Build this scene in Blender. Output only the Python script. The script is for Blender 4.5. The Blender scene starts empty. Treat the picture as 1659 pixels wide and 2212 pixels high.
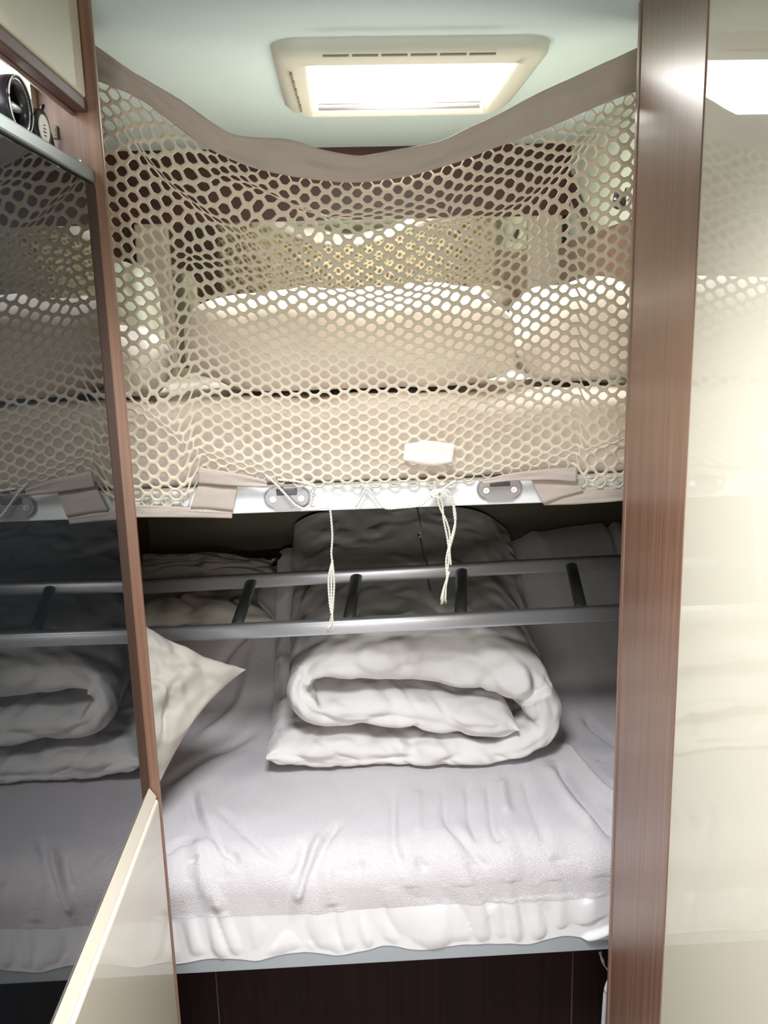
import bpy, bmesh, math, random
import numpy as np
from mathutils import Matrix, Vector, noise
random.seed(7)
S = bpy.context.scene
COL = S.collection
# ------------------------------------------------------------------ camera
F, CX, CY = 1900.0, 829.5, 1106.0
def nz(v): return v / np.linalg.norm(v)
def ray(px, py): return np.array([px - CX, -(py - CY), -F])
_dy = nz(ray(734, 695)); _dn = nz(ray(1085, 10500)); _dn = nz(_dn - _dn.dot(_dy) * _dy)
M3 = np.array([np.cross(_dy, -_dn), _dy, -_dn])
CAM = np.array([0, 0, 1.55])
def at(px, py, x=None, y=None, z=None):
    """measured pixel -> point on a wall / shelf plane of known distance"""
    d = M3 @ ray(px, py)
    t = (y / d[1]) if y is not None else (x / d[0]) if x is not None else ((z - CAM[2]) / d[2])
    return Vector(CAM + t * d)
cam = bpy.data.cameras.new('camera'); co = bpy.data.objects.new('camera', cam); COL.objects.link(co)
mw = Matrix.Identity(4)
for i in range(3):
    for j in range(3): mw[i][j] = M3[i][j]
    mw[i][3] = CAM[i]
co.matrix_world = mw
cam.sensor_fit = 'VERTICAL'; cam.sensor_height = 36; cam.lens = F / 2212 * 36; cam.clip_start = .02
S.camera = co
# ------------------------------------------------------------------ light
S.view_settings.view_transform = 'Standard'; S.view_settings.look = 'None'
S.view_settings.exposure = 0.0; S.view_settings.gamma = 1.0
S.view_settings.use_curve_mapping = False
w = bpy.data.worlds.new('world'); S.world = w; w.use_nodes = True
w.node_tree.nodes['Background'].inputs[0].default_value = (.9, .95, 1, 1)
w.node_tree.nodes['Background'].inputs[1].default_value = .25
def area(name, loc, rot, sx, sy, power, col):
    l = bpy.data.lights.new(name, 'AREA'); l.shape = 'RECTANGLE'; l.size = sx; l.size_y = sy
    l.energy = power; l.color = col
    o = bpy.data.objects.new(name, l); COL.objects.link(o); o.location = loc; o.rotation_euler = rot
    return o
hs = area('hallway_skylight', (-.05, .80, 1.975), (0, 0, 0), .34, .36, 19.0, (.93, .96, 1)); hs.data.spread = math.radians(112)
area('alcove_skylight', (.14, 1.80, 1.955), (0, 0, 0), .33, .30, 6.0, (1, 1, .95))
area('side_fill', (-.36, -.45, .95), (math.radians(88), 0, math.radians(-28)), .6, .5, 7.5, (.82, .90, 1))  # unseen fill lamp added at left, lights the lower bed's right side more
area('front_fill', (.05, -1.7, 1.12), (math.radians(92), 0, 0), .8, .42, 17.0, (1, .96, .90))  # unseen fill lamp added behind the camera for net and bed fronts
# ------------------------------------------------------------------ materials
def mat(name, col, rough=.5, metal=0, spec=.5, coat=0, coat_rough=.03, bump=None, bscale=80, bdist=.001, emit=None, sheen=0, var=0, vscale=3, ior=1.5, trans=0):
    m = bpy.data.materials.new(name); m.use_nodes = True
    nt = m.node_tree; b = nt.nodes['Principled BSDF']
    I = b.inputs
    I['Base Color'].default_value = (*col, 1); I['Roughness'].default_value = rough
    I['Metallic'].default_value = metal; I['Specular IOR Level'].default_value = spec; I['IOR'].default_value = ior
    I['Coat Weight'].default_value = coat; I['Coat Roughness'].default_value = coat_rough
    I['Sheen Weight'].default_value = sheen
    tc = nt.nodes.new('ShaderNodeTexCoord')
    if var:
        n = nt.nodes.new('ShaderNodeTexNoise'); n.inputs['Scale'].default_value = vscale; n.inputs['Detail'].default_value = 4
        nt.links.new(tc.outputs['Object'], n.inputs['Vector'])
        mx = nt.nodes.new('ShaderNodeMix'); mx.data_type = 'RGBA'
        mx.inputs[6].default_value = (*[c * (1 - var) for c in col], 1); mx.inputs[7].default_value = (*[min(1, c * (1 + var)) for c in col], 1)
        nt.links.new(n.outputs['Fac'], mx.inputs[0]); nt.links.new(mx.outputs[2], I['Base Color'])
    if bump:
        n = nt.nodes.new('ShaderNodeTexNoise'); n.inputs['Scale'].default_value = bscale; n.inputs['Detail'].default_value = 3
        nt.links.new(tc.outputs['Object'], n.inputs['Vector'])
        bp = nt.nodes.new('ShaderNodeBump'); bp.inputs['Strength'].default_value = bump; bp.inputs['Distance'].default_value = bdist
        nt.links.new(n.outputs['Fac'], bp.inputs['Height']); nt.links.new(bp.outputs[0], I['Normal'])
    if emit:
        I['Emission Color'].default_value = (*emit[0], 1); I['Emission Strength'].default_value = emit[1]
    return m
def wood(name, c1, c2, scale=(60, 60, 1.2), rough=.38, coat=.55, spec=.5, crough=.28):
    m = mat(name, c1, rough, coat=coat, coat_rough=crough, spec=spec)
    nt = m.node_tree; b = nt.nodes['Principled BSDF']
    tc = nt.nodes.new('ShaderNodeTexCoord'); mp = nt.nodes.new('ShaderNodeMapping'); mp.inputs['Scale'].default_value = scale
    nt.links.new(tc.outputs['Object'], mp.inputs[0])
    n = nt.nodes.new('ShaderNodeTexNoise'); n.inputs['Scale'].default_value = 1.6; n.inputs['Detail'].default_value = 8; n.inputs['Roughness'].default_value = .7
    nt.links.new(mp.outputs[0], n.inputs['Vector'])
    r = nt.nodes.new('ShaderNodeValToRGB'); r.color_ramp.elements[0].position = .3; r.color_ramp.elements[1].position = .7
    r.color_ramp.elements[0].color = (*c1, 1); r.color_ramp.elements[1].color = (*c2, 1)
    nt.links.new(n.outputs['Fac'], r.inputs[0]); nt.links.new(r.outputs[0], b.inputs['Base Color'])
    bp = nt.nodes.new('ShaderNodeBump'); bp.inputs['Strength'].default_value = .25; bp.inputs['Distance'].default_value = .0006
    nt.links.new(n.outputs['Fac'], bp.inputs['Height']); nt.links.new(bp.outputs[0], b.inputs['Normal'])
    return m
MT = dict(
 walnut=wood('walnut', (.12, .057, .035), (.25, .132, .080)),
 walnut_dark=wood('walnut_dark', (.045, .012, .009), (.085, .026, .018), rough=.35),
 walnut_amber=wood('walnut_amber', (.20, .08, .03), (.30, .13, .05), rough=.35),
 walnut_x=wood('walnut_x', (.042, .013, .009), (.075, .022, .015), scale=(1.2, 60, 60), rough=.5, coat=.08),
 cream=mat('cream_lacquer', (.58, .54, .43), .6, coat=.9, coat_rough=.02),
 ivory=mat('ivory_lacquer', (.56, .51, .41), .35, coat=.8, coat_rough=.03),
 black=mat('black_gloss', (.004, .005, .006), .02, spec=.36),
 blackp=mat('black_plastic', (.012, .012, .018), .3, coat=.3),
 grey=mat('grey_trim', (.15, .175, .165), .4, metal=.2),
 tealceil=mat('ceiling_fabric', (.57, .71, .70), .9, bump=.3, bscale=300, bdist=.0008),
 tealgrey=mat('pale_wall_vinyl', (.52, .56, .46), .6, bump=.15, bscale=200),
 beige=mat('beige_vinyl', (.42, .37, .30), .7, bump=.15, bscale=200),
 plastic=mat('hatch_plastic', (.60, .61, .52), .45),
 slot=mat('slot_dark', (.20, .19, .14), .7),
 blind=mat('lit_blind', (.9, .9, .85), .8, emit=((1, 1, .96), 6.0)),
 daylight=mat('lit_window', (.9, .9, .9), .6, emit=((1, 1, 1), 5.0)),
 alu=mat('satin_aluminium', (.74, .75, .78), .40, metal=.7),
 alud=mat('rung_aluminium', (.20, .22, .21), .45, metal=.6),
 white=mat('white_rail', (.78, .80, .80), .3, coat=.3),
 bracket=mat('grey_bracket', (.30, .28, .28), .35, metal=.3, coat=.2),
 brackd=mat('bracket_recess', (.10, .09, .09), .5),
 steel=mat('screw_steel', (.6, .6, .6), .25, metal=1),
 net=mat('net_cord', (.72, .635, .49), .85, bump=.3, bscale=900, bdist=.0005),
 hem=mat('hem_canvas', (.50, .425, .37), .9, bump=.5, bscale=900, bdist=.0006),
 stitch=mat('stitch_thread', (.62, .55, .46), .9),
 cord=mat('cotton_cord', (.82, .77, .66), .9, bump=.3, bscale=1200),
 terry=mat('terry_cloth', (.76, .71, .73), .95, bump=1.0, bscale=520, bdist=.0032, sheen=.3),
 border=mat('sheet_border', (.80, .78, .79), .9, bump=.12, bscale=500),
 updu=mat('upper_cotton', (.86, .78, .74), .85, bump=.1, bscale=500),
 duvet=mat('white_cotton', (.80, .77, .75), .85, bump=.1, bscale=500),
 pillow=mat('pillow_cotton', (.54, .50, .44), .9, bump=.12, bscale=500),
 upsheet=mat('upper_sheet', (.84, .74, .68), .9, bump=.3, bscale=420, bdist=.0015),
 greylam=mat('grey_bed_rail', (.40, .43, .45), .45, metal=.2),
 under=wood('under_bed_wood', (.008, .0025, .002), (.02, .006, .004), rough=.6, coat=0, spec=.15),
 glassd=mat('dark_pane', (.56, .53, .44), .04, metal=.95),
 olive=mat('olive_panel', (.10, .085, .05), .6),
 socket=mat('socket', (.20, .17, .12), .4),
 cable=mat('white_cable', (.5, .47, .48), .5),
 label=mat('paper_label', (.75, .75, .70), .6),
 floor=mat('floor_vinyl', (.10, .06, .04), .5),
 hall=mat('hall_vinyl', (.55, .48, .36), .6),
 hallfloor=mat('hall_floor', (.42, .40, .42), .5),
)
def crumple(m, scale=9, dist=.012, strength=.6):
    nt = m.node_tree; b = nt.nodes['Principled BSDF']; tc = nt.nodes.new('ShaderNodeTexCoord')
    n0 = nt.nodes.new('ShaderNodeTexNoise'); n0.inputs['Scale'].default_value = scale * .6
    mx = nt.nodes.new('ShaderNodeVectorMath'); mx.operation = 'MULTIPLY_ADD'; mx.inputs[1].default_value = (.12, .12, .12)
    nt.links.new(tc.outputs['Object'], n0.inputs['Vector']); nt.links.new(n0.outputs['Color'], mx.inputs[0]); nt.links.new(tc.outputs['Object'], mx.inputs[2])
    n = nt.nodes.new('ShaderNodeTexNoise'); n.noise_type = 'RIDGED_MULTIFRACTAL'; n.inputs['Scale'].default_value = scale; n.inputs['Detail'].default_value = 2.5; n.inputs['Roughness'].default_value = .45
    nt.links.new(mx.outputs[0], n.inputs['Vector'])
    bp = nt.nodes.new('ShaderNodeBump'); bp.inputs['Strength'].default_value = strength; bp.inputs['Distance'].default_value = dist
    nt.links.new(n.outputs['Fac'], bp.inputs['Height'])
    old = b.inputs['Normal'].links[0].from_node if b.inputs['Normal'].links else None
    if old: nt.links.new(bp.outputs[0], old.inputs['Normal'])
    else: nt.links.new(bp.outputs[0], b.inputs['Normal'])
crumple(MT['duvet'], 12, .03, .8); crumple(MT['updu'], 10, .03, .6); crumple(MT['pillow'], 9, .04, .8); crumple(MT['terry'], 5.0, .05, .7)
# ------------------------------------------------------------------ helpers
def link(name, me, m, parent=None, smooth=True):
    o = bpy.data.objects.new(name, me); COL.objects.link(o)
    for mm in (m if isinstance(m, (list, tuple)) else [m]): me.materials.append(mm)
    if parent: o.parent = parent
    if smooth:
        for p in me.polygons: p.use_smooth = True
    return o
def obj(name, bm, m, parent=None, smooth=False):
    me = bpy.data.meshes.new(name); bmesh.ops.recalc_face_normals(bm, faces=bm.faces[:]); bm.to_mesh(me); bm.free()
    o = link(name, me, m, parent, smooth)
    return o
def tag(o, label=None, cat=None, group=None, kind=None):
    if label: o['label'] = label
    if cat: o['category'] = cat
    if group: o['group'] = group
    if kind: o['kind'] = kind
    return o
def empty(name, loc, label, cat, group=None):
    o = bpy.data.objects.new(name, None); COL.objects.link(o); o.location = loc; o.empty_display_size = .05
    return tag(o, label, cat, group)
def fix(o):   # child geometry is written in world coordinates: cancel the parent's offset
    o.matrix_parent_inverse = Matrix.Translation(-o.parent.location); return o
def P(name, bm, m, parent, smooth=False): return fix(obj(name, bm, m, parent, smooth))
def box(bm, x0, x1, y0, y1, z0, z1, bev=0, seg=2):
    vs = [bm.verts.new((x, y, z)) for x in (x0, x1) for y in (y0, y1) for z in (z0, z1)]
    f = [(0, 1, 3, 2), (4, 6, 7, 5), (0, 4, 5, 1), (2, 3, 7, 6), (0, 2, 6, 4), (1, 5, 7, 3)]
    fs = [bm.faces.new([vs[i] for i in q]) for q in f]
    if bev:
        es = list({e for q in fs for e in q.edges})
        bmesh.ops.bevel(bm, geom=es, offset=bev, segments=seg, affect='EDGES', profile=.5)
    return bm
def bx(*a, **k): return box(bmesh.new(), *a, **k)
def prism(bm, pts, off):      # polygon (3D points) extruded by vector
    off = Vector(off); n = len(pts)
    a = [bm.verts.new(Vector(p)) for p in pts]; b = [bm.verts.new(Vector(p) + off) for p in pts]
    bm.faces.new(a); bm.faces.new(b[::-1])
    for i in range(n): bm.faces.new((a[i], b[i], b[(i + 1) % n], a[(i + 1) % n]))
    return bm
def catmull(pts, n=8):
    pts = [np.array(p, float) for p in pts]; out = []
    q = [2 * pts[0] - pts[1]] + pts + [2 * pts[-1] - pts[-2]]
    for i in range(1, len(q) - 2):
        for k in range(n):
            t = k / n
            out.append(.5 * ((2 * q[i]) + (-q[i-1] + q[i+1]) * t + (2*q[i-1] - 5*q[i] + 4*q[i+1] - q[i+2]) * t*t + (-q[i-1] + 3*q[i] - 3*q[i+1] + q[i+2]) * t**3))
    out.append(pts[-1]); return out
def tube(bm, pts, r, n=8, sec=None):
    pts = [Vector(p) for p in pts]; rings = []
    up = Vector((0, 0, 1))
    for i, p in enumerate(pts):
        d = (pts[min(i+1, len(pts)-1)] - pts[max(i-1, 0)]).normalized()
        a = d.cross(up)
        if a.length < .1: a = d.cross(Vector((0, 1, 0)))
        a.normalize(); b = a.cross(d)
        rr = r[i] if isinstance(r, (list, tuple)) else r
        if sec: ring = [bm.verts.new(p + a * s[0] + b * s[1]) for s in sec]
        else: ring = [bm.verts.new(p + (a * math.cos(2*math.pi*k/n) + b * math.sin(2*math.pi*k/n)) * rr) for k in range(n)]
        rings.append(ring)
    m = len(rings[0])
    for i in range(len(rings) - 1):
        for k in range(m): bm.faces.new((rings[i][k], rings[i][(k+1) % m], rings[i+1][(k+1) % m], rings[i+1][k]))
    bm.faces.new(rings[0][::-1]); bm.faces.new(rings[-1])
    return bm
def twisted(bm, pts, r, pitch=.012, strands=2, n=5, start=0):
    pts = [Vector(p) for p in pts]; L = [0]
    for i in range(1, len(pts)): L.append(L[-1] + (pts[i] - pts[i-1]).length)
    N = max(8, int(L[-1] / pitch * 8)); samp = []
    for k in range(N + 1):
        s = L[-1] * k / N; i = max(j for j in range(len(L)) if L[j] <= s + 1e-9); i = min(i, len(pts) - 2)
        t = (s - L[i]) / max(1e-9, L[i+1] - L[i]); samp.append((s, pts[i].lerp(pts[i+1], t), (pts[i+1] - pts[i]).normalized()))
    for q in range(strands):
        path = []
        for s, p, d in samp:
            a = d.cross(Vector((0, 1, 0)));
            if a.length < .1: a = d.cross(Vector((0, 0, 1)))
            a.normalize(); b = a.cross(d); ph = 2*math.pi*(s/pitch + q/strands) + start
            path.append(p + (a*math.cos(ph) + b*math.sin(ph)) * r * .55)
        tube(bm, path, r * .62, n)
    return bm
def grid(name, V, m, parent=None, closed_v=False, thick=0):
    """V: array (nu,nv,3)"""
    nu, nv = V.shape[:2]; me = bpy.data.meshes.new(name)
    idx = np.arange(nu * nv).reshape(nu, nv)
    if closed_v: idx = np.hstack([idx, idx[:, :1]])
    a = idx[:-1, :-1].ravel(); b = idx[1:, :-1].ravel(); c = idx[1:, 1:].ravel(); d = idx[:-1, 1:].ravel()
    me.from_pydata(V.reshape(-1, 3).tolist(), [], np.stack([a, b, c, d], 1).tolist()); me.update()
    o = link(name, me, m, parent)
    if parent: fix(o)
    if thick:
        s = o.modifiers.new('solid', 'SOLIDIFY'); s.thickness = thick; s.offset = 0
    return o
def fbm(x, y, z=0, o=3): return noise.fractal(Vector((x, y, z)), 1.0, 2.0, o)
def ridge(x, y, z=0):
    a = fbm(x, y, z, 2); return math.exp(-(a * 5) ** 2)       # thin creases
def smooth(a, b, x):
    t = np.clip((x - a) / (b - a), 0, 1); return t * t * (3 - 2 * t)
# ------------------------------------------------------------------ setting
def struct(name, bm, m, parent=None, smooth=False):
    o = obj(name, bm, m, None, smooth)
    if parent: o.parent = parent
    else: o['kind'] = 'structure'
    return o
XL, XR, YP, YE = -.335, .45, 1.122, 1.362
struct('floor', bx(-.9, .9, -2.6, 2.6, -.05, 0), MT['hallfloor'])
struct('ceiling', bx(-.9, .9, -2.6, 2.6, 1.99, 2.03), MT['tealceil'])
struct('wall_left', bx(-.50, -.405, -2.6, 1.34, 0, 1.99), MT['hall'])
struct('wall_right', bx(XR, XR + .04, -2.6, YP + .002, 0, 1.99), MT['cream'])
struct('wall_front', bx(-.5, .5, -2.6, -2.5, 0, 1.99), MT['hall'])
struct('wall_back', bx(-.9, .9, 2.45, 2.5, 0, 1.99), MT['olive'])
struct('wall_rear_left', bx(-.60, -.56, 1.34, 2.45, 0, 1.99), MT['walnut_dark'])
struct('wall_rear_right', bx(.62, .66, 1.33, 2.45, 1.24, 1.99), MT['tealgrey'])
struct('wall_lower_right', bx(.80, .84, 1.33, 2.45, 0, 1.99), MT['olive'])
bm = bx(XR + .04, .84, YE - .04, YE, 0, 1.99); struct('wall_return_right', bm, MT['hall'])
bm = bx(-.60, -.405, 1.335, 1.355, 0, 1.99); struct('wall_return_left', bm, MT['walnut_dark'])
# wide walnut end panel of the right wall, with its narrow nose strip
bm = bmesh.new()
box(bm, XR - .0015, XR + .04, YP + .001, YE, 0, 1.99, bev=.0015)
box(bm, XR - .003, XR + .04, YE + .002, YE + .016, 0, 1.99, bev=.003)
box(bm, XR + .003, XR + .035, YE - .001, YE + .004, 0, 1.99)
struct('trim_1', bm, MT['walnut'])
# unseen brown header, added so the rear pane mirrors brown above the hem
struct('added_header', bx(XL, XR, 1.14, 1.165, 1.945, 1.99, bev=.002), MT['walnut_x'])
# back wall brown upper panel
zt = at(800, 474, y=2.42).z
t3 = bx(-.56, .62, 2.42, 2.45, zt, 1.99); struct('trim_3', t3, MT['walnut_x'])
# rear window with reflective dark pane
wx0, wx1 = at(370, 600, y=2.42).x, at(1140, 600, y=2.42).x
w1 = struct('window_2', prism(bmesh.new(), [(wx0, 2.4355, 1.40), (wx0, 2.424, zt), (wx0, 2.449, zt), (wx0, 2.449, 1.40)], (wx1 - wx0, 0, 0)), MT['glassd'])
for a, b in ((wx0 - .085, wx0), (wx1, wx1 + .09)):
    o = obj('window_frame', bx(a, b, 2.41, 2.45, 1.40, zt, bev=.004), MT['beige'], w1)
# ------------------------------------------------------------------ roof hatch
H = empty('roof_hatch', (.13, 1.8, 1.99), 'cream plastic roof hatch with bright white blind, set in the pale teal ceiling', 'roof hatch')
def rring(x0, x1, y0, y1, r, z, n=8):
    out = []
    for cx, cy, a0 in ((x1 - r, y1 - r, 0), (x0 + r, y1 - r, 90), (x0 + r, y0 + r, 180), (x1 - r, y0 + r, 270)):
        for k in range(n + 1):
            a = math.radians(a0 + 90 * k / n); out.append((cx + r * math.cos(a), cy + r * math.sin(a), z))
    return out
hx0, hx1, hy0, hy1 = -.097, .362, 1.522, 2.095
ZI = 1.958
i0 = at(657, 143, z=ZI); i1 = at(1112, 136, z=ZI); i2 = at(680, 250, z=ZI); i3 = at(1050, 247, z=ZI)
ix0, ix1, iy0, iy1 = (i0.x + i2.x) / 2, (i1.x + i3.x) / 2, (i0.y + i1.y) / 2, (i2.y + i3.y) / 2
hy1 = iy1 + .015
rings = [rring(hx0, hx1, hy0, hy1, .045, 1.99), rring(hx0 + .003, hx1 - .003, hy0 + .003, hy1 - .001, .045, 1.975),
         rring(hx0 + .018, hx1 - .018, hy0 + .015, hy1 - .004, .04, 1.963), rring(hx0 + .035, hx1 - .035, hy0 + .03, hy1 - .008, .03, 1.958),
         rring(ix0 - .004, ix1 + .004, iy0 - .004, iy1 + .004, .006, ZI - .001), rring(ix0, ix1, iy0, iy1, .004, ZI + .003), rring(ix0 + .008, ix1 - .008, iy0 + .006, iy1 - .004, .004, 1.984)]
bm = bmesh.new(); R = [[bm.verts.new(p) for p in r] for r in rings]; m_ = len(R[0])
for i in range(len(R) - 1):
    for k in range(m_): bm.faces.new((R[i][k], R[i][(k+1) % m_], R[i+1][(k+1) % m_], R[i+1][k]))
P('frame', bm, MT['plastic'], H, True)
P('blind', bx(ix0 + .004, ix1 - .004, iy0, iy1 - .012, 1.982, 1.986), MT['blind'], H)
bm = bmesh.new(); tube(bm, [(ix0 + .012, iy1 - .022, 1.970), (ix1 - .012, iy1 - .022, 1.970)], .006, 10)
tube(bm, [(ix0 + .012, iy1 - .038, 1.974), (ix1 - .012, iy1 - .038, 1.974)], .003, 8)
P('blind_bar', bm, MT['alu'], H, True)
for k in range(6):
    a = at(697 + k * 63.5, 121 - k * .8, z=1.9575); b = at(697 + k * 63.5 + 56, 121 - k * .8, z=1.9575)
    P('vent_slot', bx(a.x, b.x, a.y - .0035, a.y + .0035, 1.9566, 1.9586), MT['slot'], H)
for k in range(5):
    a = at(628 + k * 5.0, 158 + k * 17, z=1.9575); b = at(628 + (k + .8) * 5.0, 158 + (k + .8) * 17, z=1.9575)
    P('vent_slot', bx(a.x - .002, a.x + .002, a.y, b.y, 1.955, 1.9595), MT['slot'], H)
# ------------------------------------------------------------------ left cabinet unit
ztop, zbot = 1.766, .822
FR = empty('tall_cabinet', (-.37, .8, 0), 'tall cabinet on the left with black gloss door and ivory lower panel', 'cabinet')
P('carcass', bx(-.404, XL - .012, .25, 1.318, 0, ztop - .014), MT['walnut_dark'], FR)
P('upper_door', bx(XL - .012, XL, .25, 1.318, zbot, ztop - .022, bev=.0015), MT['black'], FR)
P('top_trim', bx(-.404, XL + .001, .25, 1.318, ztop - .018, ztop, bev=.003), MT['grey'], FR)
bm = bmesh.new(); prism(bm, [(XL - .01, .25, zbot - .003), (XL, .25, zbot - .003), (XL + .010, .25, zbot - .018), (XL - .01, .25, zbot - .018)], (0, 1.066, 0))
P('lower_trim', bm, MT['beige'], FR)
P('lower_panel', bx(XL - .01, XL + .014, .25, 1.316, .0, zbot - .019, bev=.007, seg=4), MT['ivory'], FR)
P('end_panel', bx(-.404, XL + .015, 1.320, 1.329, 0, 1.99, bev=.003), MT['walnut'], FR)
LK = empty('overhead_locker', (-.37, .8, 1.87), 'cream overhead locker in the top left corner above the black gloss door', 'locker')
P('locker_body', bx(-.404, XL - .016, .25, 1.318, 1.872, 1.99), MT['walnut_dark'], LK)
P('locker_door', bx(XL - .014, XL, .25, 1.312, 1.857, 1.99, bev=.003), MT['cream'], LK)
bm = bx(-.352, XL - .001, .25, 1.318, 1.840, 1.856, bev=.002)
P('light_rail', bm, MT['walnut_x'], LK)
bm = bmesh.new(); tube(bm, [(-.357, .25, 1.842), (-.357, 1.318, 1.842)], .005, 10)
P('rail_bead', bm, MT['walnut'], LK, True)
# niche window
struct('window_1', bx(-.405, -.402, .5, 1.29, 1.79, 1.873), MT['daylight'])
a = at(112, 272, y=1.318); b = at(127, 300, y=1.318)
SK = tag(obj('wall_socket', bx(a.x, b.x, 1.3135, 1.3195, b.z, a.z, bev=.001), MT['socket']), 'small square socket on the brown niche end wall above the black gloss door', 'socket')
obj('socket_face', bx(a.x + .002, b.x - .002, 1.3125, 1.3145, b.z + .003, a.z - .003), MT['slot'], SK)
# objects in the niche
def disc(bm, c, r, d, axis, r_in=0, n=40, lip=0):
    """flat cylinder / ring, axis in the XY plane"""
    ax = Vector((math.cos(axis), math.sin(axis), 0)); sd = Vector((-ax.y, ax.x, 0)); up = Vector((0, 0, 1)); c = Vector(c)
    def rg(rr, o): return [bm.verts.new(c + ax * o + (sd * math.cos(2*math.pi*k/n) + up * math.sin(2*math.pi*k/n)) * rr) for k in range(n)]
    prof = [(r * .94, 0), (r, d * .12), (r, d * .88), (r * .94, d)]
    if r_in: prof += [(r_in, d * .8), (r_in, d * .1)]
    else: prof = [(1e-4, 0)] + prof + [(1e-4, d)]
    G = [rg(*p) for p in prof]
    for i in range(len(G) - (0 if r_in else 1)):
        A, B = G[i], G[(i+1) % len(G)]
        for k in range(n): bm.faces.new((A[k], A[(k+1) % n], B[(k+1) % n], B[k]))
    return bm
AX = math.radians(-4)
SPc = at(24, 236, x=-.368); SPc.z = ztop + .0355; SP = empty('ring_speaker', (SPc.x, SPc.y, ztop), 'black ring-shaped speaker with silver bar across it, before the bright window', 'speaker')
bm = bmesh.new(); disc(bm, SPc - Vector((math.cos(AX), math.sin(AX), 0)) * .012, .033, .024, AX, .022); P('housing', bm, MT['blackp'], SP, True)
bm = bmesh.new(); c2 = SPc + Vector((math.cos(AX), math.sin(AX), 0)) * .0125; sd = Vector((-math.sin(AX), math.cos(AX), 0))
tube(bm, [c2 + (sd * math.cos(a) + Vector((0, 0, 1)) * math.sin(a)) * .0315 for a in np.linspace(0, 2*math.pi, 48)], .0008, 6); P('rim_line', bm, MT['label'], SP, True)
bm = bmesh.new(); disc(bm, SPc - Vector((math.cos(AX), math.sin(AX), 0)) * .009, .0235, .004, AX); P('cone', bm, MT['blackp'], SP, True)
bm = bmesh.new(); tube(bm, [SPc - sd * .022, SPc, SPc + sd * .022], [.004, .0055, .004], 12); P('centre_bar', bm, MT['alu'], SP, True)
JC = at(72, 262, x=-.366); JC.z = ztop + .0245; J = empty('canister', (JC.x, JC.y, ztop), 'small black round canister with white oval label, right of the ring speaker', 'canister')
bm = bmesh.new(); disc(bm, JC - Vector((math.cos(AX), math.sin(AX), 0)) * .014, .024, .026, AX); P('body', bm, MT['blackp'], J, True)
bm = bmesh.new(); disc(bm, JC + Vector((math.cos(AX), math.sin(AX), 0)) * .0115, .0165, .0015, AX); P('label_disc', bm, MT['label'], J, True)
bm = bmesh.new()
for k, (dz, ln) in enumerate(((.004, .004), (.000, .007), (-.004, .009), (-.008, .006))):
    c = JC + Vector((math.cos(AX), math.sin(AX), 0)) * .0135 + Vector((0, 0, dz)); tube(bm, [c - sd * ln * .5, c + sd * ln * .5], .0006, 5)
P('lettering', bm, MT['blackp'], J, True)
bm = bmesh.new()
q = at(84, 215, x=-.384); q.z = ztop
for pts in (((0, 0, 0), (0, -.01, .035), (0, .0, .06), (0, .015, .075)), ((0, -.01, .035), (0, -.04, .05), (0, -.055, .066)), ((0, 0, .055), (0, .03, .045), (0, .045, .02), (0, .04, .001)), ((0, -.04, .05), (0, -.06, .02), (0, -.06, .0))):
    tube(bm, catmull([q + Vector(p) for p in pts], 5), .0028, 7)
tag(obj('wire_stand', bm, MT['blackp'], None, True), 'dark bent wire stand silhouetted against the niche window behind the canister', 'stand')
bm = bmesh.new(); rc = at(192, 357, y=1.27); rc.x = -.352; rc.z = ztop + .003
tube(bm, [rc + Vector((.012 * math.cos(a), .012 * math.sin(a), 0)) for a in np.linspace(0, 2*math.pi, 24)], .003, 8)
tag(obj('chrome_ring', bm, MT['steel'], None, True), 'small chrome ring lying on the grey ledge beside the brown end panel', 'ring')
# ------------------------------------------------------------------ upper bunk
BK = empty('upper_bunk', (.03, 1.5, 1.24), 'upper bunk bed base with white front rail behind the safety net', 'bunk bed')
rz0, rz1 = at(850, 1098, y=1.5).z, at(850, 1044, y=1.5).z
P('front_rail', bx(-.55, .615, 1.5, 1.53, rz0, rz1, bev=.002), MT['white'], BK)
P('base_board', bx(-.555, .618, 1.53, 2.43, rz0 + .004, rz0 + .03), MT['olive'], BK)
for cxp, cyp in ((620, 1075), (1080, 1056)):
    c = at(cxp, cyp, y=1.494); hw, hh = .0405, .0195
    bm = bmesh.new(); n = 12; pts = []
    for sx, a0 in ((1, -90), (-1, 90)):
        for k in range(n + 1):
            a = math.radians(a0 + 180 * k / n); pts.append((c.x + sx * (hw - hh) + hh * math.cos(a), 1.5, c.z + hh * math.sin(a)))
    prism(bm, pts, (0, -.006, 0)); bmesh.ops.bevel(bm, geom=[e for e in bm.edges if all(abs(v.co.y - 1.494) < 1e-5 for v in e.verts)], offset=.003, segments=3, affect='EDGES')
    br = P('bracket', bm, MT['bracket'], BK)
    bm = bx(c.x - .018, c.x + .018, 1.4925, 1.497, c.z + .004, c.z + .0165, bev=.002)
    o = obj('slot', bm, MT['brackd'], br)
    for s in (-1, 1):
        bm = bmesh.new(); sc = Vector((c.x + s * .0243, 1.4935, c.z - .002))
        ring = [sc + Vector((.0055 * math.cos(a), 0, .0055 * math.sin(a))) for a in np.linspace(0, 2*math.pi, 17)[:-1]]
        prism(bm, ring, (0, -.0016, 0))
        for q in (math.radians(35), math.radians(125)):
            d = Vector((math.cos(q), 0, math.sin(q))) * .0035; e = Vector((-math.sin(q), 0, math.cos(q))) * .0006
            prism(bm, [sc + d + e, sc - d + e, sc - d - e, sc + d - e], (0, -.0024, 0))
        o = obj('screw', bm, MT['steel'], br)
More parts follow.
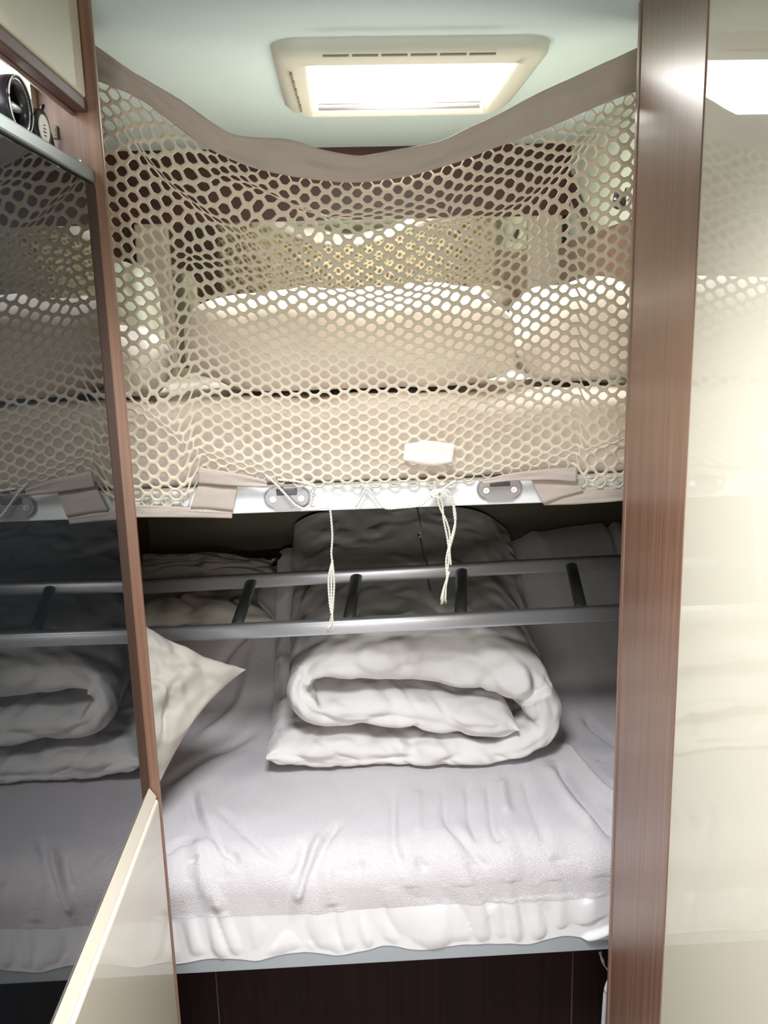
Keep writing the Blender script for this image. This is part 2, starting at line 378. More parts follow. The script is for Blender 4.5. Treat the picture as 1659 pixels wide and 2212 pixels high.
# upper mattress
def soft_box(name, x0, x1, y0, y1, z0, z1, r, m, amp=.004, fr=9, seed=0, nu=120, nv=70, label=None, cat=None):
    V = np.zeros((nu, nv, 3)); 
    # profile loop in YZ (rounded rect), lofted over X with soft ends
    prof = []
    for cy, cz, a0 in ((y1 - r, z1 - r, 0), (y0 + r, z1 - r, 90), (y0 + r, z0 + r, 180), (y1 - r, z0 + r, 270)):
        for k in range(7): a = math.radians(a0 + 15 * k); prof.append((cy + r * math.cos(a), cz + r * math.sin(a)))
    prof.append(prof[0]); prof = np.array(prof); L = np.r_[0, np.cumsum(np.hypot(*np.diff(prof, axis=0).T))]
    t = np.linspace(0, L[-1], nv + 1)[:-1]; py = np.interp(t, L, prof[:, 0]); pz = np.interp(t, L, prof[:, 1])
    cy, cz = (y0 + y1) / 2, (z0 + z1) / 2
    for i in range(nu):
        u = i / (nu - 1) * 2 - 1; k = max(1e-3, 1 - abs(u) ** 24) ** .5; x = (x0 + x1) / 2 + u * (x1 - x0) / 2
        for j in range(nv):
            y = cy + (py[j] - cy) * (1 - (1 - k) * .1); z = cz + (pz[j] - cz) * k
            d = amp * fbm(x * fr + seed, y * fr, z * fr * 1.5); d2 = amp * 1.2 * ridge(x * fr * .5, y * fr * .5 + seed, z * 4)
            ny = (py[j] - cy); nz_ = (pz[j] - cz); V[i, j] = (x, y + math.copysign(d - d2, ny) if abs(nz_) < .9 * (z1 - z0) / 2 else y, z + (d - d2) * (1 if nz_ > 0 else 0))
    o = grid(name, V, m, None, True)
    return tag(o, label, cat) if label else o
umz = at(700, 862, y=1.53).z
soft_box('upper_mattress', -.55, .61, 1.534, 2.40, rz0 + .031, umz, .035, MT['upsheet'], .006, 9, 3, 150, 120, 'mattress of the upper bunk under a pinkish cream sheet, pressed against the net', 'mattress')
def blob(name, c, s, m, e=(2.4, 2.4), amp=.012, fr=7, seed=0, label='', cat='', rot=0, nu=110, nv=64, flat=True, group=None, crease=.01):
    V = np.zeros((nu, nv, 3)); sg = lambda v, p: math.copysign(abs(v) ** p, v)
    cr, sr = math.cos(rot), math.sin(rot)
    for i in range(nu):
        th = 2 * math.pi * i / (nu - 1)
        for j in range(nv):
            ph = -math.pi/2 + math.pi * j / (nv - 1)
            x = sg(math.cos(ph), 2/e[1]) * sg(math.cos(th), 2/e[0]); y = sg(math.cos(ph), 2/e[1]) * sg(math.sin(th), 2/e[0]); z = sg(math.sin(ph), 2/e[1])
            n = Vector((x, y, z)).normalized()
            X, Y, Z = x * s[0], y * s[1], z * s[2]
            d = amp * fbm(X * fr + seed, Y * fr, Z * fr) - crease * ridge(X * fr * .6 + seed, Y * fr * .6, Z * fr * .6)
            X += n.x * d; Y += n.y * d; Z += n.z * d
            if flat and Z < -s[2] * .8: Z = -s[2] * .8
            V[i, j] = (c[0] + X * cr - Y * sr, c[1] + X * sr + Y * cr, c[2] + Z)
    me_o = grid(name, V, m); tag(me_o, label, cat, group)
    bm = bmesh.new(); bm.from_mesh(me_o.data); bmesh.ops.remove_doubles(bm, verts=bm.verts[:], dist=1e-5); bmesh.ops.recalc_face_normals(bm, faces=bm.faces[:]); bm.to_mesh(me_o.data); bm.free()
    return me_o
blob('folded_duvet', (.02, 1.73, umz + .094), (.315, .17, .104), MT['updu'], (3.2, 3.0), .014, 6, 1, 'bulky folded white duvet on the upper bunk, in the middle behind the net', 'duvet')
blob('pillow', (.475, 1.77, umz + .094), (.145, .16, .108), MT['updu'], (2.8, 2.6), .012, 6, 5, 'white pillow on the upper bunk, at the right end behind the net', 'pillow')
blob('pillow', (-.425, 1.72, umz + .064), (.11, .13, .07), MT['duvet'], (2.6, 2.6), .010, 7, 9, 'small white pillow on the upper bunk, at the left end behind the net', 'pillow')
# pale box-shaped bundle by rear left wall
blob('folded_towel', (-.475, 2.12, umz + .128), (.055, .1, .15), MT['tealgrey'], (4, 3.5), .008, 8, 12, 'pale greenish folded cloth against the rear left wall of the upper bunk', 'towel')
# rear right dark cabinet and reading lamp
SHF = tag(obj('side_shelf', bx(.585, .618, 1.66, 2.40, 1.56, 1.735, bev=.003), MT['walnut_dark']), 'dark brown shelf box on the right wall of the upper bunk behind the net', 'shelf')
bm = bmesh.new(); prism(bm, [(.61, 2.40, 1.91), (.61, 2.40, 1.86), (.61, 2.22, 1.734), (.61, 2.16, 1.734)], (.009, 0, 0)); obj('dark_strip', bm, MT['walnut_dark'], SHF)  # plain dark diagonal strip above the shelf, set against the right wall
tag(obj('side_board', bx(-.559, -.545, 1.40, 2.40, 1.44, 1.62, bev=.002), MT['walnut_amber']), 'amber brown board along the left wall of the upper bunk, beside the small pillow', 'board')
lc = at(1325, 420, x=.585); LM = empty('reading_lamp', (.62, lc.y, lc.z), 'small chrome and black reading lamp on the right wall of the upper bunk', 'lamp')
bm = bmesh.new(); tube(bm, [(.62, lc.y, lc.z), (.612, lc.y, lc.z)], .014, 16); P('base', bm, MT['steel'], LM, True)
bm = bmesh.new(); tube(bm, [(.612, lc.y, lc.z), (.595, lc.y - .01, lc.z), (.585, lc.y - .03, lc.z - .01)], .004, 8); P('arm', bm, MT['steel'], LM, True)
bm = bmesh.new(); tube(bm, [(.587, lc.y - .02, lc.z), (.583, lc.y - .04, lc.z - .012), (.578, lc.y - .065, lc.z - .025)], [.007, .010, .014], 14); P('lamp_head', bm, MT['blackp'], LM, True)
# ------------------------------------------------------------------ safety net
NT = empty('safety_net', (.05, 1.5, 1.24), 'cream mesh safety net with beige canvas hem hung across the upper bunk opening', 'net')
def curve_xz(pts, y=1.5): 
    q = [at(a, b, y=y) for a, b in pts]; return np.array([p.x for p in q]), np.array([p.z for p in q])
hu = [(120, 55), (205, 100), (290, 160), (400, 225), (470, 275), (520, 297), (620, 304), (700, 327), (780, 338), (860, 325), (950, 308), (1010, 280), (1080, 247), (1180, 195), (1280, 150), (1375, 107), (1450, 75)]
hl = [(120, 140), (205, 175), (300, 215), (380, 272), (450, 322), (540, 362), (640, 386), (760, 396), (860, 387), (960, 362), (1060, 325), (1180, 280), (1290, 232), (1375, 200), (1450, 180)]
hux, huz = curve_xz(hu); hlx, hlz = curve_xz(hl)
nb = [(100, 1098), (290, 1096), (405, 1095), (425, 1062), (440, 1030), (560, 1036), (640, 1050), (740, 1051), (840, 1050), (960, 1050), (1040, 1034), (1150, 1020), (1235, 1015), (1252, 1052), (1380, 1052), (1480, 1052)]
nbx, nbz = curve_xz(nb)
def sm(x, xs, zs): return np.interp(x, xs, zs)
folds = [  # polyline px, amount, width px, ridge depth
 ([(215, 195), (280, 285), (345, 370), (440, 455), (520, 505)], .62, 22, .012),
 ([(300, 215), (420, 290), (497, 330), (560, 405), (640, 455), (705, 487)], .55, 20, .012),
 ([(480, 380), (620, 430), (760, 452), (880, 440), (1010, 402), (1150, 345), (1290, 275)], .62, 20, .014),
 ([(1375, 235), (1290, 300), (1200, 385), (1090, 455), (980, 480)], .62, 24, .014),
 ([(1375, 215), (1250, 275), (1120, 325)], .55, 12, .008),
 ([(640, 470), (760, 492), (860, 490), (960, 480)], .45, 20, .008),
 ([(420, 560), (620, 600), (850, 640), (1010, 590), (1160, 520)], .35, 26, .008),
 ([(330, 880), (420, 960), (500, 1000), (590, 1030)], .45, 20, .008),
 ([(1355, 940), (1200, 985), (1050, 1015), (960, 1045)], .45, 20, .008),
 ([(290, 1040), (400, 1060)], .4, 16, .005),
]
FW = []
for pl, a, wd, h in folds:
    q = catmull([np.array(at(p[0], p[1], y=1.5))[[0, 2]] for p in pl], 6); FW.append((np.array(q), a, 1.85 * wd * 1.5 / 1900, h))
def net_pt(x, v):
    zt_ = float(sm(x, hlx, hlz)) + .004; zb_ = float(sm(x, nbx, nbz))
    z = zt_ + (zb_ - zt_) * v; P0 = np.array([x, z]); off = np.zeros(2); yy = 0
    for q, a, wd, h in FW:
        A = q[:-1]; B = q[1:]; d = B - A; t = np.clip(((P0 - A) * d).sum(1) / (d * d).sum(1), 0, 1); C = A + d * t[:, None]
        D = P0 - C; r2 = (D * D).sum(1); k = r2.argmin(); e = math.exp(-r2[k] / wd**2)
        off -= D[k] * min(.85, a * 1.28) * e; yy -= h * e * .6
    env = min(1, v * 8) * min(1, (1 - v) * 10); env = max(0, env)
    P1 = P0 + off * env
    P1[0] += .006 * fbm(x * 6, z * 6, 4) * env; P1[1] += .005 * fbm(x * 5 + 9, z * 5, 2) * env
    bulge = -.018 * math.exp(-((v - .75) / .22) ** 2) + .004 * math.sin(x * 14 + v * 5)
    y = 1.494 + yy * env + bulge + .006 * fbm(x * 7, z * 7, 8) * env
    return (P1[0], min(y, 1.497 if z < rz1 + .012 else 1.6), P1[1])
PX, NR = .0325, 58                 # column pitch (m), staggered rows
bm_v = {}; verts = []; faces = []
def nv(gx, gy):                   # lattice units: gx in half pitches, gy in rows
    k = (round(gx, 4), round(gy, 4))
    if k not in bm_v:
        bm_v[k] = len(verts); verts.append(net_pt(-.42 + gx * PX / 2, gy / NR))
    return bm_v[k]
a_, b_ = .285, .715
cols = int(1.02 / (PX / 2))
for r in range(1, NR):
    for c in range(r % 2, cols, 2):
        hexv = [(b_, 0), (a_, 1), (-a_, 1), (-b_, 0), (-a_, -1), (a_, -1)]
        out = []
        for i in range(6):
            p, q = hexv[i], hexv[(i + 1) % 6]; out += [p, ((p[0]+q[0])/2, (p[1]+q[1])/2)]
        jit = .665 + .05 * noise.noise(Vector((c * .7, r * .7, 0))); jx = .03 * noise.noise(Vector((c, r, 5))); jy = .05 * noise.noise(Vector((c, r, 9)))
        inn = []
        for i, (x_, y_) in enumerate(out):
            k = 1.0 if i % 2 else .95
            inn.append((x_ * jit * k * 1.17 + jx, y_ * jit * k * .97 + jy))
        O = [nv(c + x_, r + y_) for x_, y_ in out]; I = [nv(c + x_ + 1e-3, r + y_ + 1e-3) for x_, y_ in inn]
        for i in range(12): faces.append((O[i], O[(i+1) % 12], I[(i+1) % 12], I[i]))
me = bpy.data.meshes.new('mesh'); me.from_pydata(verts, [], faces); me.update()
mesh_o = fix(link('mesh_panel', me, MT['net'], NT))
so = mesh_o.modifiers.new('solid', 'SOLIDIFY'); so.thickness = .0013; so.offset = 0
# hems
def ribbon(name, up, lo, y0=1.492, m=MT['hem'], n=160, k=8, wav=.004, thick=.0022, parent=NT, yf=None):
    ux, uz = curve_xz(up); lx, lz = curve_xz(lo); V = np.zeros((n, k, 3))
    cu = np.array(catmull(np.stack([ux, uz], 1), 12)); cl = np.array(catmull(np.stack([lx, lz], 1), 12))
    def res(c):
        L = np.r_[0, np.cumsum(np.hypot(*np.diff(c, axis=0).T))]; t = np.linspace(0, L[-1], n); return np.stack([np.interp(t, L, c[:, 0]), np.interp(t, L, c[:, 1])], 1)
    cu, cl = res(cu), res(cl)
    for i in range(n):
        for j in range(k):
            t = j / (k - 1); p = cu[i] * (1 - t) + cl[i] * t
            V[i, j] = (p[0], y0 + wav * fbm(p[0] * 9, t * 1.5, 3) + (yf(i/(n-1), t) if yf else 0), p[1])
    o = grid(name, V, m, parent, thick=thick)
    return o, V
o, V = ribbon('top_hem', hu, hl, 1.488, wav=.010, n=220, k=10)
def stitchline(V, t, parent, y=-.0018):
    bm = bmesh.new(); n = V.shape[0]; k = V.shape[1]; f = t * (k - 1); j = min(int(f), k - 2); g = f - j
    pts = [Vector(V[i, j] * (1 - g) + V[i, j+1] * g) + Vector((0, y, 0)) for i in range(n)]
    L = 0; seg = [pts[0]]
    for i in range(0, n - 1):
        N = 2
        tube(bm, [pts[i].lerp(pts[i+1], .1), pts[i].lerp(pts[i+1], .8)], .0005, 4)
    o = obj('stitching', bm, MT['stitch'], parent); return o
o.matrix_parent_inverse = Matrix.Translation(-NT.location)
pale_back = V[:, 1:-1].copy(); pale_back[:, :, 1] += .0035; hl_ = grid('pale_hem_back', pale_back, MT['border'], o); hl_.matrix_parent_inverse = Matrix.Identity(4)  # pale strip added behind the hem to whiten its reflection
for t in (.16, .90): stitchline(V, t, o)
# bottom hem pieces
def hem_piece(up, lo, y, st=(.5,), n=40, wav=.003, yf=None):
    o, V = ribbon('bottom_hem', up, lo, y, n=n, k=8, wav=wav, yf=yf, thick=.003)
    for t in st: stitchline(V, t, o)
    return o
hem_piece([(100, 1090), (290, 1088), (400, 1092), (504, 1098)], [(100, 1114), (290, 1114), (400, 1114), (503, 1116)], 1.488, (.35,))
hem_piece([(432, 1042), (470, 1045), (515, 1047)], [(415, 1094), (455, 1096), (505, 1100)], 1.485, (.05,))
hem_piece([(434, 1004), (480, 1012), (530, 1020), (578, 1034)], [(432, 1040), (480, 1043), (530, 1046), (580, 1046)], 1.478, (.25,))
hem_piece([(1168, 1072), (1200, 1062), (1240, 1053), (1300, 1050), (1380, 1050), (1480, 1050)], [(1172, 1088), (1200, 1087), (1240, 1086), (1300, 1082), (1380, 1076), (1480, 1074)], 1.488, (.3,))
hem_piece([(1142, 1030), (1200, 1034), (1245, 1032)], [(1170, 1086), (1210, 1070), (1254, 1058)], 1.485, (.1,))
hem_piece([(1030, 1034), (1100, 1018), (1180, 1008), (1240, 1006)], [(1040, 1040), (1100, 1034), (1180, 1032), (1238, 1036)], 1.478, (.2,))
ribbon('care_label', [(872, 955), (925, 948), (980, 956)], [(868, 990), (925, 1002), (972, 996)], 1.474, m=MT['upsheet'], n=24, k=6, wav=.002, thick=.001)
# drawcord
DC = empty('drawcord', (.12, 1.48, 1.26), 'white cotton drawcord laced over the upper bunk rail with two long knotted tails', 'cord')
def pxs(pts, y): return [at(a, b, y=(y if not isinstance(y, list) else y[i])) for i, (a, b) in enumerate(pts)]
bm = bmesh.new()
for pts in ([(575, 1028), (592, 1042), (615, 1066), (640, 1092), (668, 1101), (700, 1096), (713, 1097)], [(660, 1098), (672, 1088), (676, 1062), (680, 1050), (640, 1040), (600, 1036)],
            [(795, 1046), (786, 1062), (778, 1078), (766, 1097), (756, 1098)], [(780, 1046), (800, 1062), (820, 1088), (836, 1098), (870, 1096), (905, 1092), (925, 1078), (940, 1064)],
            [(985, 1038), (968, 1048), (955, 1058), (944, 1064)], [(938, 1040), (942, 1064)]):
    twisted(bm, [Vector(p) for p in catmull(pxs(pts, 1.484), 6)], .0021, .010)
P('lacing', bm, MT['cord'], DC, True)
bm = bmesh.new()
kc = at(942, 1066, y=1.480)
for q in range(3):
    tube(bm, [kc + Vector((.008 * math.cos(a) * (1 - .2 * q), -.003 * math.sin(2 * a), .006 * math.sin(a + q))) for a in np.linspace(0, 2*math.pi, 20)], .0022, 6)
P('knot', bm, MT['cord'], DC, True)
def tail(paths, tass, w=.0019):
    bm = bmesh.new()
    for pts in paths: twisted(bm, [Vector(p) for p in catmull(pxs(pts, 1.478), 5)], w, .011)
    t = P('tail', bm, MT['cord'], DC, True)
    bm = bmesh.new(); random.seed(tass[0][0])
    for k in range(14):
        j = random.uniform(-6, 6); pts = [(a + j * (i / 2) + random.uniform(-1.5, 1.5), b + (random.uniform(-8, 4) if i == len(tass) - 1 else 0)) for i, (a, b) in enumerate(tass)]
        tube(bm, [Vector(p) for p in catmull(pxs(pts, 1.478 + random.uniform(-.003, .003)), 4)], .0007, 4)
    o = obj('tassel', bm, MT['cord'], t, True); o.parent = t
tail([[(713, 1097), (716, 1125), (718, 1160), (716, 1195), (718, 1215)], [(718, 1212), (710, 1250), (712, 1300), (716, 1325)], [(718, 1212), (722, 1255), (720, 1300), (718, 1325)], [(718, 1212), (716, 1250), (716, 1300), (717, 1325)]],
     [(717, 1318), (717, 1340), (713, 1364)])
tail([[(942, 1066), (955, 1085), (958, 1120), (966, 1160), (970, 1200), (966, 1240)], [(946, 1064), (968, 1060), (980, 1090), (984, 1125), (972, 1180), (974, 1220)], [(944, 1066), (950, 1095), (966, 1130), (972, 1165), (964, 1210), (966, 1250)], [(948, 1062), (975, 1078), (981, 1110), (983, 1140), (970, 1190)]],
     [(970, 1235), (961, 1270), (958, 1302)])
# ------------------------------------------------------------------ lower bed
LZ = .56; YB = 1.50; RR = .075
def back_rise(x, y): return (.34 + .07 * float(smooth(.3, .7, x))) * float(smooth(1.96, 2.46, y)) ** 1.15
LB = empty('lower_bunk', (.03, 1.5, .3), 'lower bunk bed base with grey front rail over a dark brown panel', 'bunk bed')
r0, r1 = at(850, 2078, y=1.5).z, .352
P('front_rail', bx(-.555, .795, 1.5, 1.53, r0, r1 + .01, bev=.002), MT['greylam'], LB)
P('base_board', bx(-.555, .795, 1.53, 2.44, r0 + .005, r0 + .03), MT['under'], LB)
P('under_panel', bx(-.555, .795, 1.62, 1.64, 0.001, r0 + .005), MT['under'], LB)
bm = bmesh.new()
bm.free()
for xx in (at(470, 2150, y=1.62).x, at(1235, 2150, y=1.62).x): P('panel_joint', bx(xx - .0015, xx + .0015, 1.6185, 1.6205, .01, r0), MT['walnut_dark'], LB)
bm = bmesh.new(); twisted(bm, [Vector(p) for p in catmull([at(1296, 2056, y=1.55), at(1306, 2085, y=1.55), at(1325, 2110, y=1.52), at(1340, 2130, y=1.5)], 6)], .003, .05)
tube(bm, [Vector(p) for p in catmull([at(1328, 2105, y=1.45), at(1312, 2130, y=1.45), at(1306, 2180, y=1.45), Vector((at(1300, 2212, y=1.45).x, 1.45, .005))], 6)], .005, 8)
tag(obj('power_cable', bm, MT['cable'], None, True), 'pale cable hanging under the lower bunk beside the right brown post', 'cable')
# sheet profile: s=0 at rail bottom hem, upward along the front, round the edge, then back along the top
zf0, zf1 = .348, LZ
Lf = zf1 - RR - zf0; La = RR * math.pi / 2; Lt = 2.44 - (YB - .004 + RR)
def prof(s):
    if s < Lf: return YB - .004, zf0 + s, 0., (-1., 0.)
    if s < Lf + La:
        a = (s - Lf) / RR; return YB - .004 + RR * (1 - math.cos(a)), zf0 + Lf + RR * math.sin(a), 0., (-math.cos(a), math.sin(a))
    y = YB - .004 + RR + (s - Lf - La); return y, LZ, y, (0., 1.)
def px2xs(px, py):
    p = at(px, py, z=LZ)
    if p.y > YB + RR * .4: return (p.x, Lf + La + p.y - (YB - .004 + RR)) if p.y > YB + RR else (p.x, Lf + La * (1 - (YB + RR - p.y) / RR))
    p = at(px, py, y=YB); return (p.x, p.z - zf0)
CR = [ # pixel polylines, depth (mm, + = ridge), width mm
 ([(540, 1480), (600, 1500), (640, 1530)], 7, 12), ([(430, 1560), (500, 1520), (560, 1500)], -8, 12), ([(420, 1600), (520, 1560), (560, 1510)], 8, 16), ([(350, 1700), (430, 1640), (560, 1580)], -6, 14),
 ([(410, 1690), (430, 1770), (470, 1840), (495, 1855), (515, 1835)], -7, 9), ([(430, 1700), (450, 1790), (480, 1830)], 5, 12), ([(470, 1745), (530, 1800), (600, 1830)], -5, 9),
 ([(660, 1805), (650, 1870), (620, 1930), (600, 2000), (560, 2060)], -8, 10), ([(740, 1770), (690, 1850), (670, 1900), (660, 1960)], -7, 9), ([(700, 1800), (665, 1880), (640, 1950)], 7, 12),
 ([(430, 1810), (440, 1900), (480, 1970)], 6, 16), ([(355, 1830), (390, 1815), (420, 1815)], -8, 9), ([(420, 1830), (415, 1870)], -6, 8),
 ([(850, 1700), (850, 1790), (855, 1840), (875, 1880)], -6, 8), ([(900, 1700), (905, 1800)], 4, 10), ([(960, 1690), (965, 1770), (1010, 1830), (1050, 1880), (1080, 1930)], -6, 9),
 ([(1010, 1680), (1015, 1760), (1030, 1800)], -5, 8), ([(1055, 1680), (1065, 1780), (1090, 1830)], -7, 9), ([(1085, 1680), (1095, 1760)], 6, 10), ([(1130, 1670), (1150, 1740), (1175, 1800)], -4, 10),
 ([(1200, 1640), (1260, 1720), (1330, 1790)], -14, 12), ([(1210, 1600), (1290, 1700), (1340, 1740)], 14, 14), ([(1240, 1620), (1300, 1680), (1350, 1700)], -9, 10), ([(1180, 1650), (1230, 1730), (1300, 1800)], 8, 12),
 ([(1260, 1550), (1310, 1590), (1350, 1610)], -12, 11), ([(1290, 1640), (1340, 1630)], -8, 8), ([(1220, 1345), (1290, 1370), (1350, 1400)], 12, 12), ([(1230, 1360), (1300, 1390), (1350, 1420)], -12, 9),
 ([(1290, 1400), (1330, 1440), (1350, 1480)], -8, 9), ([(1100, 1400), (1180, 1440), (1240, 1520)], 5, 20),
 ([(900, 1850), (940, 1920), (950, 1955)], -6, 9), ([(1010, 1860), (1050, 1930), (1060, 1960)], -5, 8), ([(1190, 1850), (1240, 1900), (1270, 1950)], -6, 9), ([(780, 1860), (770, 1950)], -4, 9), ([(700, 1870), (720, 1960)], 4, 12),
 ([(1130, 2050), (1220, 2020), (1330, 1980)], -7, 8), ([(1200, 2056), (1330, 1998)], 6, 8),
]
CRW = [(np.array(catmull([np.array(px2xs(*p)) for p in pl], 5)), d / 1000 * 1.8, wd / 1000) for pl, d, wd in CR]
def crease_field(XS):
    out = np.zeros(len(XS))
    for q, d, wd in CRW:
        A = q[:-1]; B = q[1:]; D = B - A; best = np.full(len(XS), 1e9); bt = np.zeros(len(XS)); n = len(A)
        for k in range(n):
            t = np.clip(((XS - A[k]) @ D[k]) / (D[k] @ D[k] + 1e-12), 0, 1); r = ((XS - A[k] - t[:, None] * D[k]) ** 2).sum(1)
            m = r < best; best[m] = r[m]; bt[m] = (k + t[m]) / n
        fade = np.clip(np.sin(np.pi * np.clip(bt, .02, .98)) * 2.2, 0, 1)
        out += d * fade * np.exp(-best / wd**2)
    return out
def seam_s(x): return (at(850 + x * 900, 1952, y=YB).z - zf0) + .004 * math.sin(x * 13)
def sheet(name, s0, s1, m, nx, ns, border):
    xs = np.linspace(-.555, .797, nx); V = np.zeros((nx, ns, 3)); XS = []
    for x in xs:
        sm_ = .092 + .003 * math.sin(x * 13)
        a, b = (0, sm_) if border else (sm_, Lf + La + Lt)
        for t in np.linspace(0, 1, ns): XS.append((x, a + (b - a) * t))
    XS = np.array(XS); C = crease_field(XS)
    for k, (x, s) in enumerate(XS):
        y, z, yy, (ny, nzv) = prof(s); d = C[k]
        warp = fbm(x * 3 + 3, s * 3, 1, 2)
        g = math.exp(-max(0, s - .05) / .12) * float(smooth(1.5, 0, 0) if False else 1)
        pl = math.sin((x + .12 * s * math.sin(x * 5)) * 95 + 3.0 * warp + 2.2 * math.sin(x * 17)); pl2 = abs(math.sin((x + .35 * s + .03 * warp) * 52 + 2.0 * math.sin(x * 23))) ** .55; d += g * (.0075 * (pl2 - .6) + .002 * pl + .002 * fbm(x * 30, s * 4, 6))
        d += .005 * fbm(x * 5, s * 4, 2) - .004 * ridge(x * 3.5 + .4 * s, s * 1.8, 7) * (1 if s > .1 else .4)
        if s > Lf: # soft vertical folds in the terry
            f_ = float(smooth(1.95, 1.55, y)); d += f_ * .0022 * math.sin(x * 70 + 2 * warp) * float(smooth(-.2, .2, x))
        if s < .03: d -= .010 * (1 - s / .03) ** 2 * .6      # tuck under
        r = back_rise(x, y) if s > Lf + La else 0
        zz = z + nzv * d + r
        if s < .06: zz += (.010 * fbm(x * 8, 0, 3) + .005 * math.sin(x * 37)) * (1 - s / .06)
        V[k // ns, k % ns] = (x, min(y + ny * max(d, -.002) if ny < -.9 else y + ny * d, 2.445), zz)
    return V
FS = empty('fitted_sheet', (.03, 1.6, LZ), 'white terry fitted sheet stretched over the lower bunk mattress, with gathered front border', 'bed sheet')
grid('terry_top', sheet('a', 0, 0, None, 320, 300, False), MT['terry'], FS)
grid('gathered_border', sheet('b', 0, 0, None, 320, 36, True), MT['border'], FS)
LMt = tag(obj('lower_mattress', bx(-.55, .612, 1.515, 2.43, r1 + .012, LZ - .03, bev=.02), MT['border']), 'mattress of the lower bunk, hidden beneath the white terry sheet', 'mattress') if False else None
# rolled duvet
YD = 1.80
path = [(1122, 1584, 32), (1000, 1573, 37), (850, 1562, 39), (740, 1556, 36), (678, 1552, 32), (648, 1524, 31), (652, 1484, 33), (700, 1450, 44), (780, 1440, 60), (900, 1446, 70), (1010, 1452, 72), (1095, 1466, 66), (1155, 1508, 54), (1190, 1562, 42), (1176, 1606, 33), (1110, 1634, 29), (1000, 1644, 34), (850, 1648, 36), (700, 1646, 37), (575, 1642, 34)]
pw = [(*np.array(at(a, b, y=YD))[[0, 2]], h * YD / 1900 * 1.13) for a, b, h in path]
cl = np.array(catmull(pw, 14)); L = np.r_[0, np.cumsum(np.hypot(*np.diff(cl[:, :2], axis=0).T))]
NS = 300; ts = np.linspace(0, L[-1], NS); cx_, cz_, ch_ = [np.interp(ts, L, cl[:, i]) for i in range(3)]
tx, tz = np.gradient(cx_, ts), np.gradient(cz_, ts); tl = np.hypot(tx, tz); nx_, nz2 = -tz / tl, tx / tl
zb0 = LZ + .004; ztop0 = float((cz_ + ch_).max())
NT_ = 130; V = np.zeros((NS, NT_, 3)); ybk = 2.41
for i in range(NS):
    h = ch_[i] * min(1, (math.sin(math.pi * min(.5, i / 12 + .06))), (math.sin(math.pi * min(.5, (NS - 1 - i) / 10 + .06))))
    yf = YD + .03 * fbm(ts[i] * 4, 1, 1, 2) + (.02 if 90 < i < 180 else 0)
    for j in range(NT_):
        t = j / (NT_ - 1)
        if t < .36: u = 1 - t / .36; side, depth = 1., .06 + u ** 1.3 * (ybk - yf - .06)
        elif t < .64: a = (t - .36) / .28 * math.pi; side = math.copysign(abs(math.cos(a)) ** .8, math.cos(a)); depth = .06 * (1 - math.sin(a))
        else: u = (t - .64) / .36; side, depth = -1., .06 + u ** 1.3 * (ybk - yf - .06)
        y = yf + depth; sd_ = side
        o_ = sd_ * h
        # wrinkles radiate from the front edge
        wr = .007 * fbm(ts[i] * 5, depth * 3, side * .6, 2) + .0035 * fbm(ts[i] * 12, depth * 7, side * .8) - .012 * ridge(ts[i] * 4.5 + depth * 2, depth * 3.5 + side * .5, 3) - .007 * ridge(ts[i] * 9 - depth * 4, depth * 5 + side * .7, 8); wr *= .35 + .65 * math.exp(-depth * 6)
        wr *= min(1, h / .03)
        if abs(side) < .99: yo = -wr * .9 * (1 - side * side)
        else: yo = 0; 
        o_ += sd_ * wr * .8
        X = cx_[i] + nx_[i] * o_; Z = cz_[i] + nz2[i] * o_
        base = LZ + back_rise(0, y); top = ztop0 + (1.04 - ztop0) * max(0, (y - YD) / (ybk - YD)) ** 1.3
        q = (top - base) / (ztop0 - LZ); Z = base + .008 + max(0, Z - zb0) * q
        X = .0 + X - .035 * (y - YD) * (1 if X > .2 else 0)
        V[i, j] = (X, y + yo, Z)
rd = grid('rolled_duvet', V, MT['duvet']); tag(rd, 'white duvet folded into a flattened roll, lying in the middle of the lower bunk', 'duvet')
# pillows from four corners
def pillow4(name, c, th, m, label, seed=0, n=60, group=None):
    c = [Vector(p) for p in c]; V = np.zeros((n, 2 * n, 3))
    nrm = (c[1] - c[0]).cross(c[3] - c[0]).normalized()
    if nrm.z < 0: nrm = -nrm
    for i in range(n):
        u = i / (n - 1)
        for j in range(2 * n):
            if j < n: v = j / (n - 1); sgn = 1
            else: v = 1 - (j - n) / (n - 1); sgn = -1
            uu = u; vv = v
            bu = 4 * u * (1 - u); bv = 4 * v * (1 - v)
            uu = .5 + (u - .5) * (1 - .16 * bv); vv = .5 + (v - .5) * (1 - .16 * bu)
            p = c[0].lerp(c[1], uu).lerp(c[3].lerp(c[2], uu), vv)
            hgt = (bu * bv) ** .45 * th
            w_ = .012 * fbm(u * 4 + seed, v * 4, sgn) - .014 * ridge(u * 2.6 + seed, v * 2.6, sgn * 3 + seed)
            p = p + nrm * sgn * (hgt + w_ * min(1, (bu * bv) ** .3) + .0015)
            V[i, j] = p
    o = grid(name, V, m, None, True); bm = bmesh.new(); bm.from_mesh(o.data); bmesh.ops.recalc_face_normals(bm, faces=bm.faces[:]); bm.to_mesh(o.data); bm.free()
    return tag(o, label, 'pillow', group)
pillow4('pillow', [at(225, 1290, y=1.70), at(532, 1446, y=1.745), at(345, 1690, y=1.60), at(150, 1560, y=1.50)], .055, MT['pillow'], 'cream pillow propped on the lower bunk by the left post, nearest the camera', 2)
pillow4('pillow', [at(250, 1262, y=2.30), at(570, 1262, y=2.30), at(600, 1345, y=2.02), at(240, 1345, y=2.02)], .045, MT['pillow'], 'grey-white pillow lying on the lower bunk behind the ladder, left of the duvet', 4)
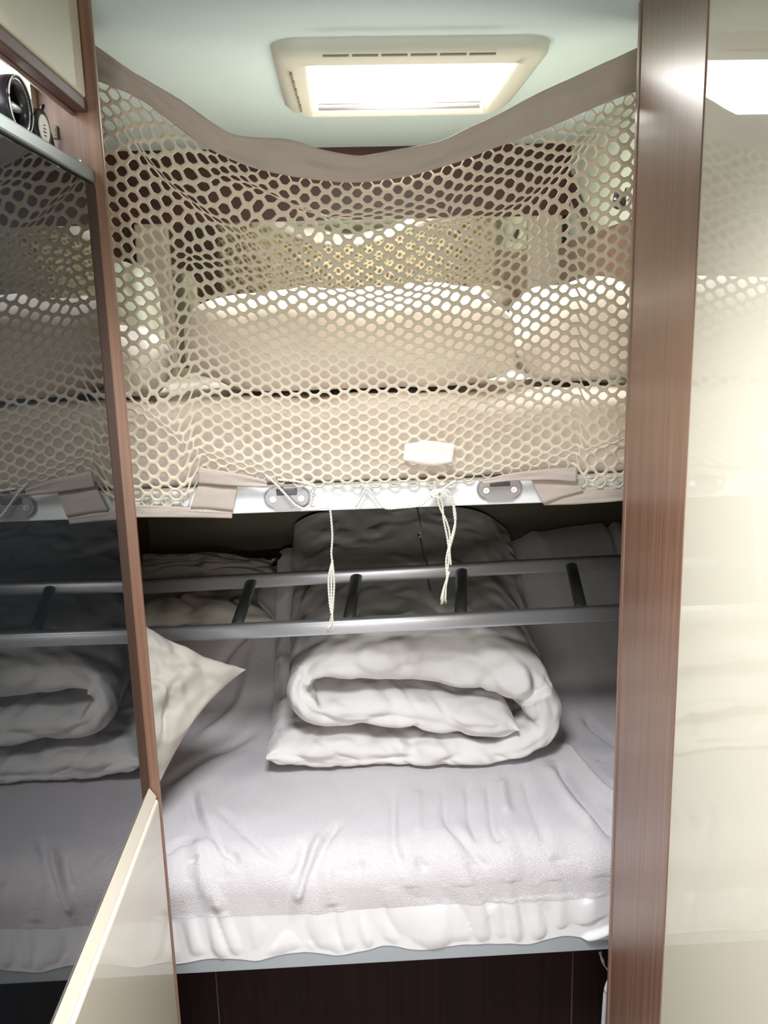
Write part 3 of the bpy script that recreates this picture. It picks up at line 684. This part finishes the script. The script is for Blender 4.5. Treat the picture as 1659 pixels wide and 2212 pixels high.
pillow4('pillow', [at(230, 1196, y=2.40), at(610, 1204, y=2.40), at(620, 1252, y=2.30), at(230, 1252, y=2.30)], .035, MT['pillow'], 'pillow at the back left of the lower bunk against the dark wall', 6)
blob('dark_bag', at(560, 1206, y=2.405), (.075, .03, .022), MT['blackp'], (2.5, 2.5), .004, 12, 3, 'flat black bag tucked behind the rearmost pillow of the lower bunk', 'bag', flat=False)
# ------------------------------------------------------------------ ladder
LD = empty('bunk_ladder', (.05, 1.9, .93), 'silver aluminium bunk ladder stowed sideways across the lower bunk, over the duvet', 'ladder')
YL1, YL2 = 1.765, 1.985
def rail(pa, pb, y, w_, h_):
    a, b = at(*pa, y=y), at(*pb, y=y); d = (b - a).normalized(); a = a - d * .22; b = b + d * .12
    sec = []
    for k in range(24):
        t = 2 * math.pi * k / 24; sec.append((math.copysign(abs(math.cos(t)) ** .55, math.cos(t)) * w_, math.copysign(abs(math.sin(t)) ** .7, math.sin(t)) * h_))
    bm = bmesh.new(); tube(bm, [a, a.lerp(b, .5), b], 0, sec=sec); return bm, a, b
bm, a1, b1 = rail((400, 1369), (1345, 1322), YL1, .012, .0165); P('side_rail', bm, MT['alu'], LD, True)
bm, a2, b2 = rail((400, 1262), (1345, 1213), YL2, .012, .0165); P('side_rail', bm, MT['alu'], LD, True)
for (p, q) in (((508, 1362), (543, 1256)), ((752, 1350), (770, 1244)), ((995, 1338), (997, 1232)), ((1258, 1326), (1234, 1220))):
    A, B = at(*p, y=YL1 + .008), at(*q, y=YL2 - .008); sec = [(.0135 * math.cos(t), .007 * math.sin(t)) for t in np.linspace(0, 2*math.pi, 17)[:-1]]
    bm = bmesh.new(); tube(bm, [A, A.lerp(B, .5), B], 0, sec=sec); r = P('rung', bm, MT['alud'], LD, True)
    C_ = A + (B - A).normalized() * .016 + Vector((.012, 0, -.002)); bm = bmesh.new(); tube(bm, [C_ - (B - A).normalized() * .008, C_ + (B - A).normalized() * .012], [.009, .005], 10); obj('end_cap', bm, MT['border'], r, True)
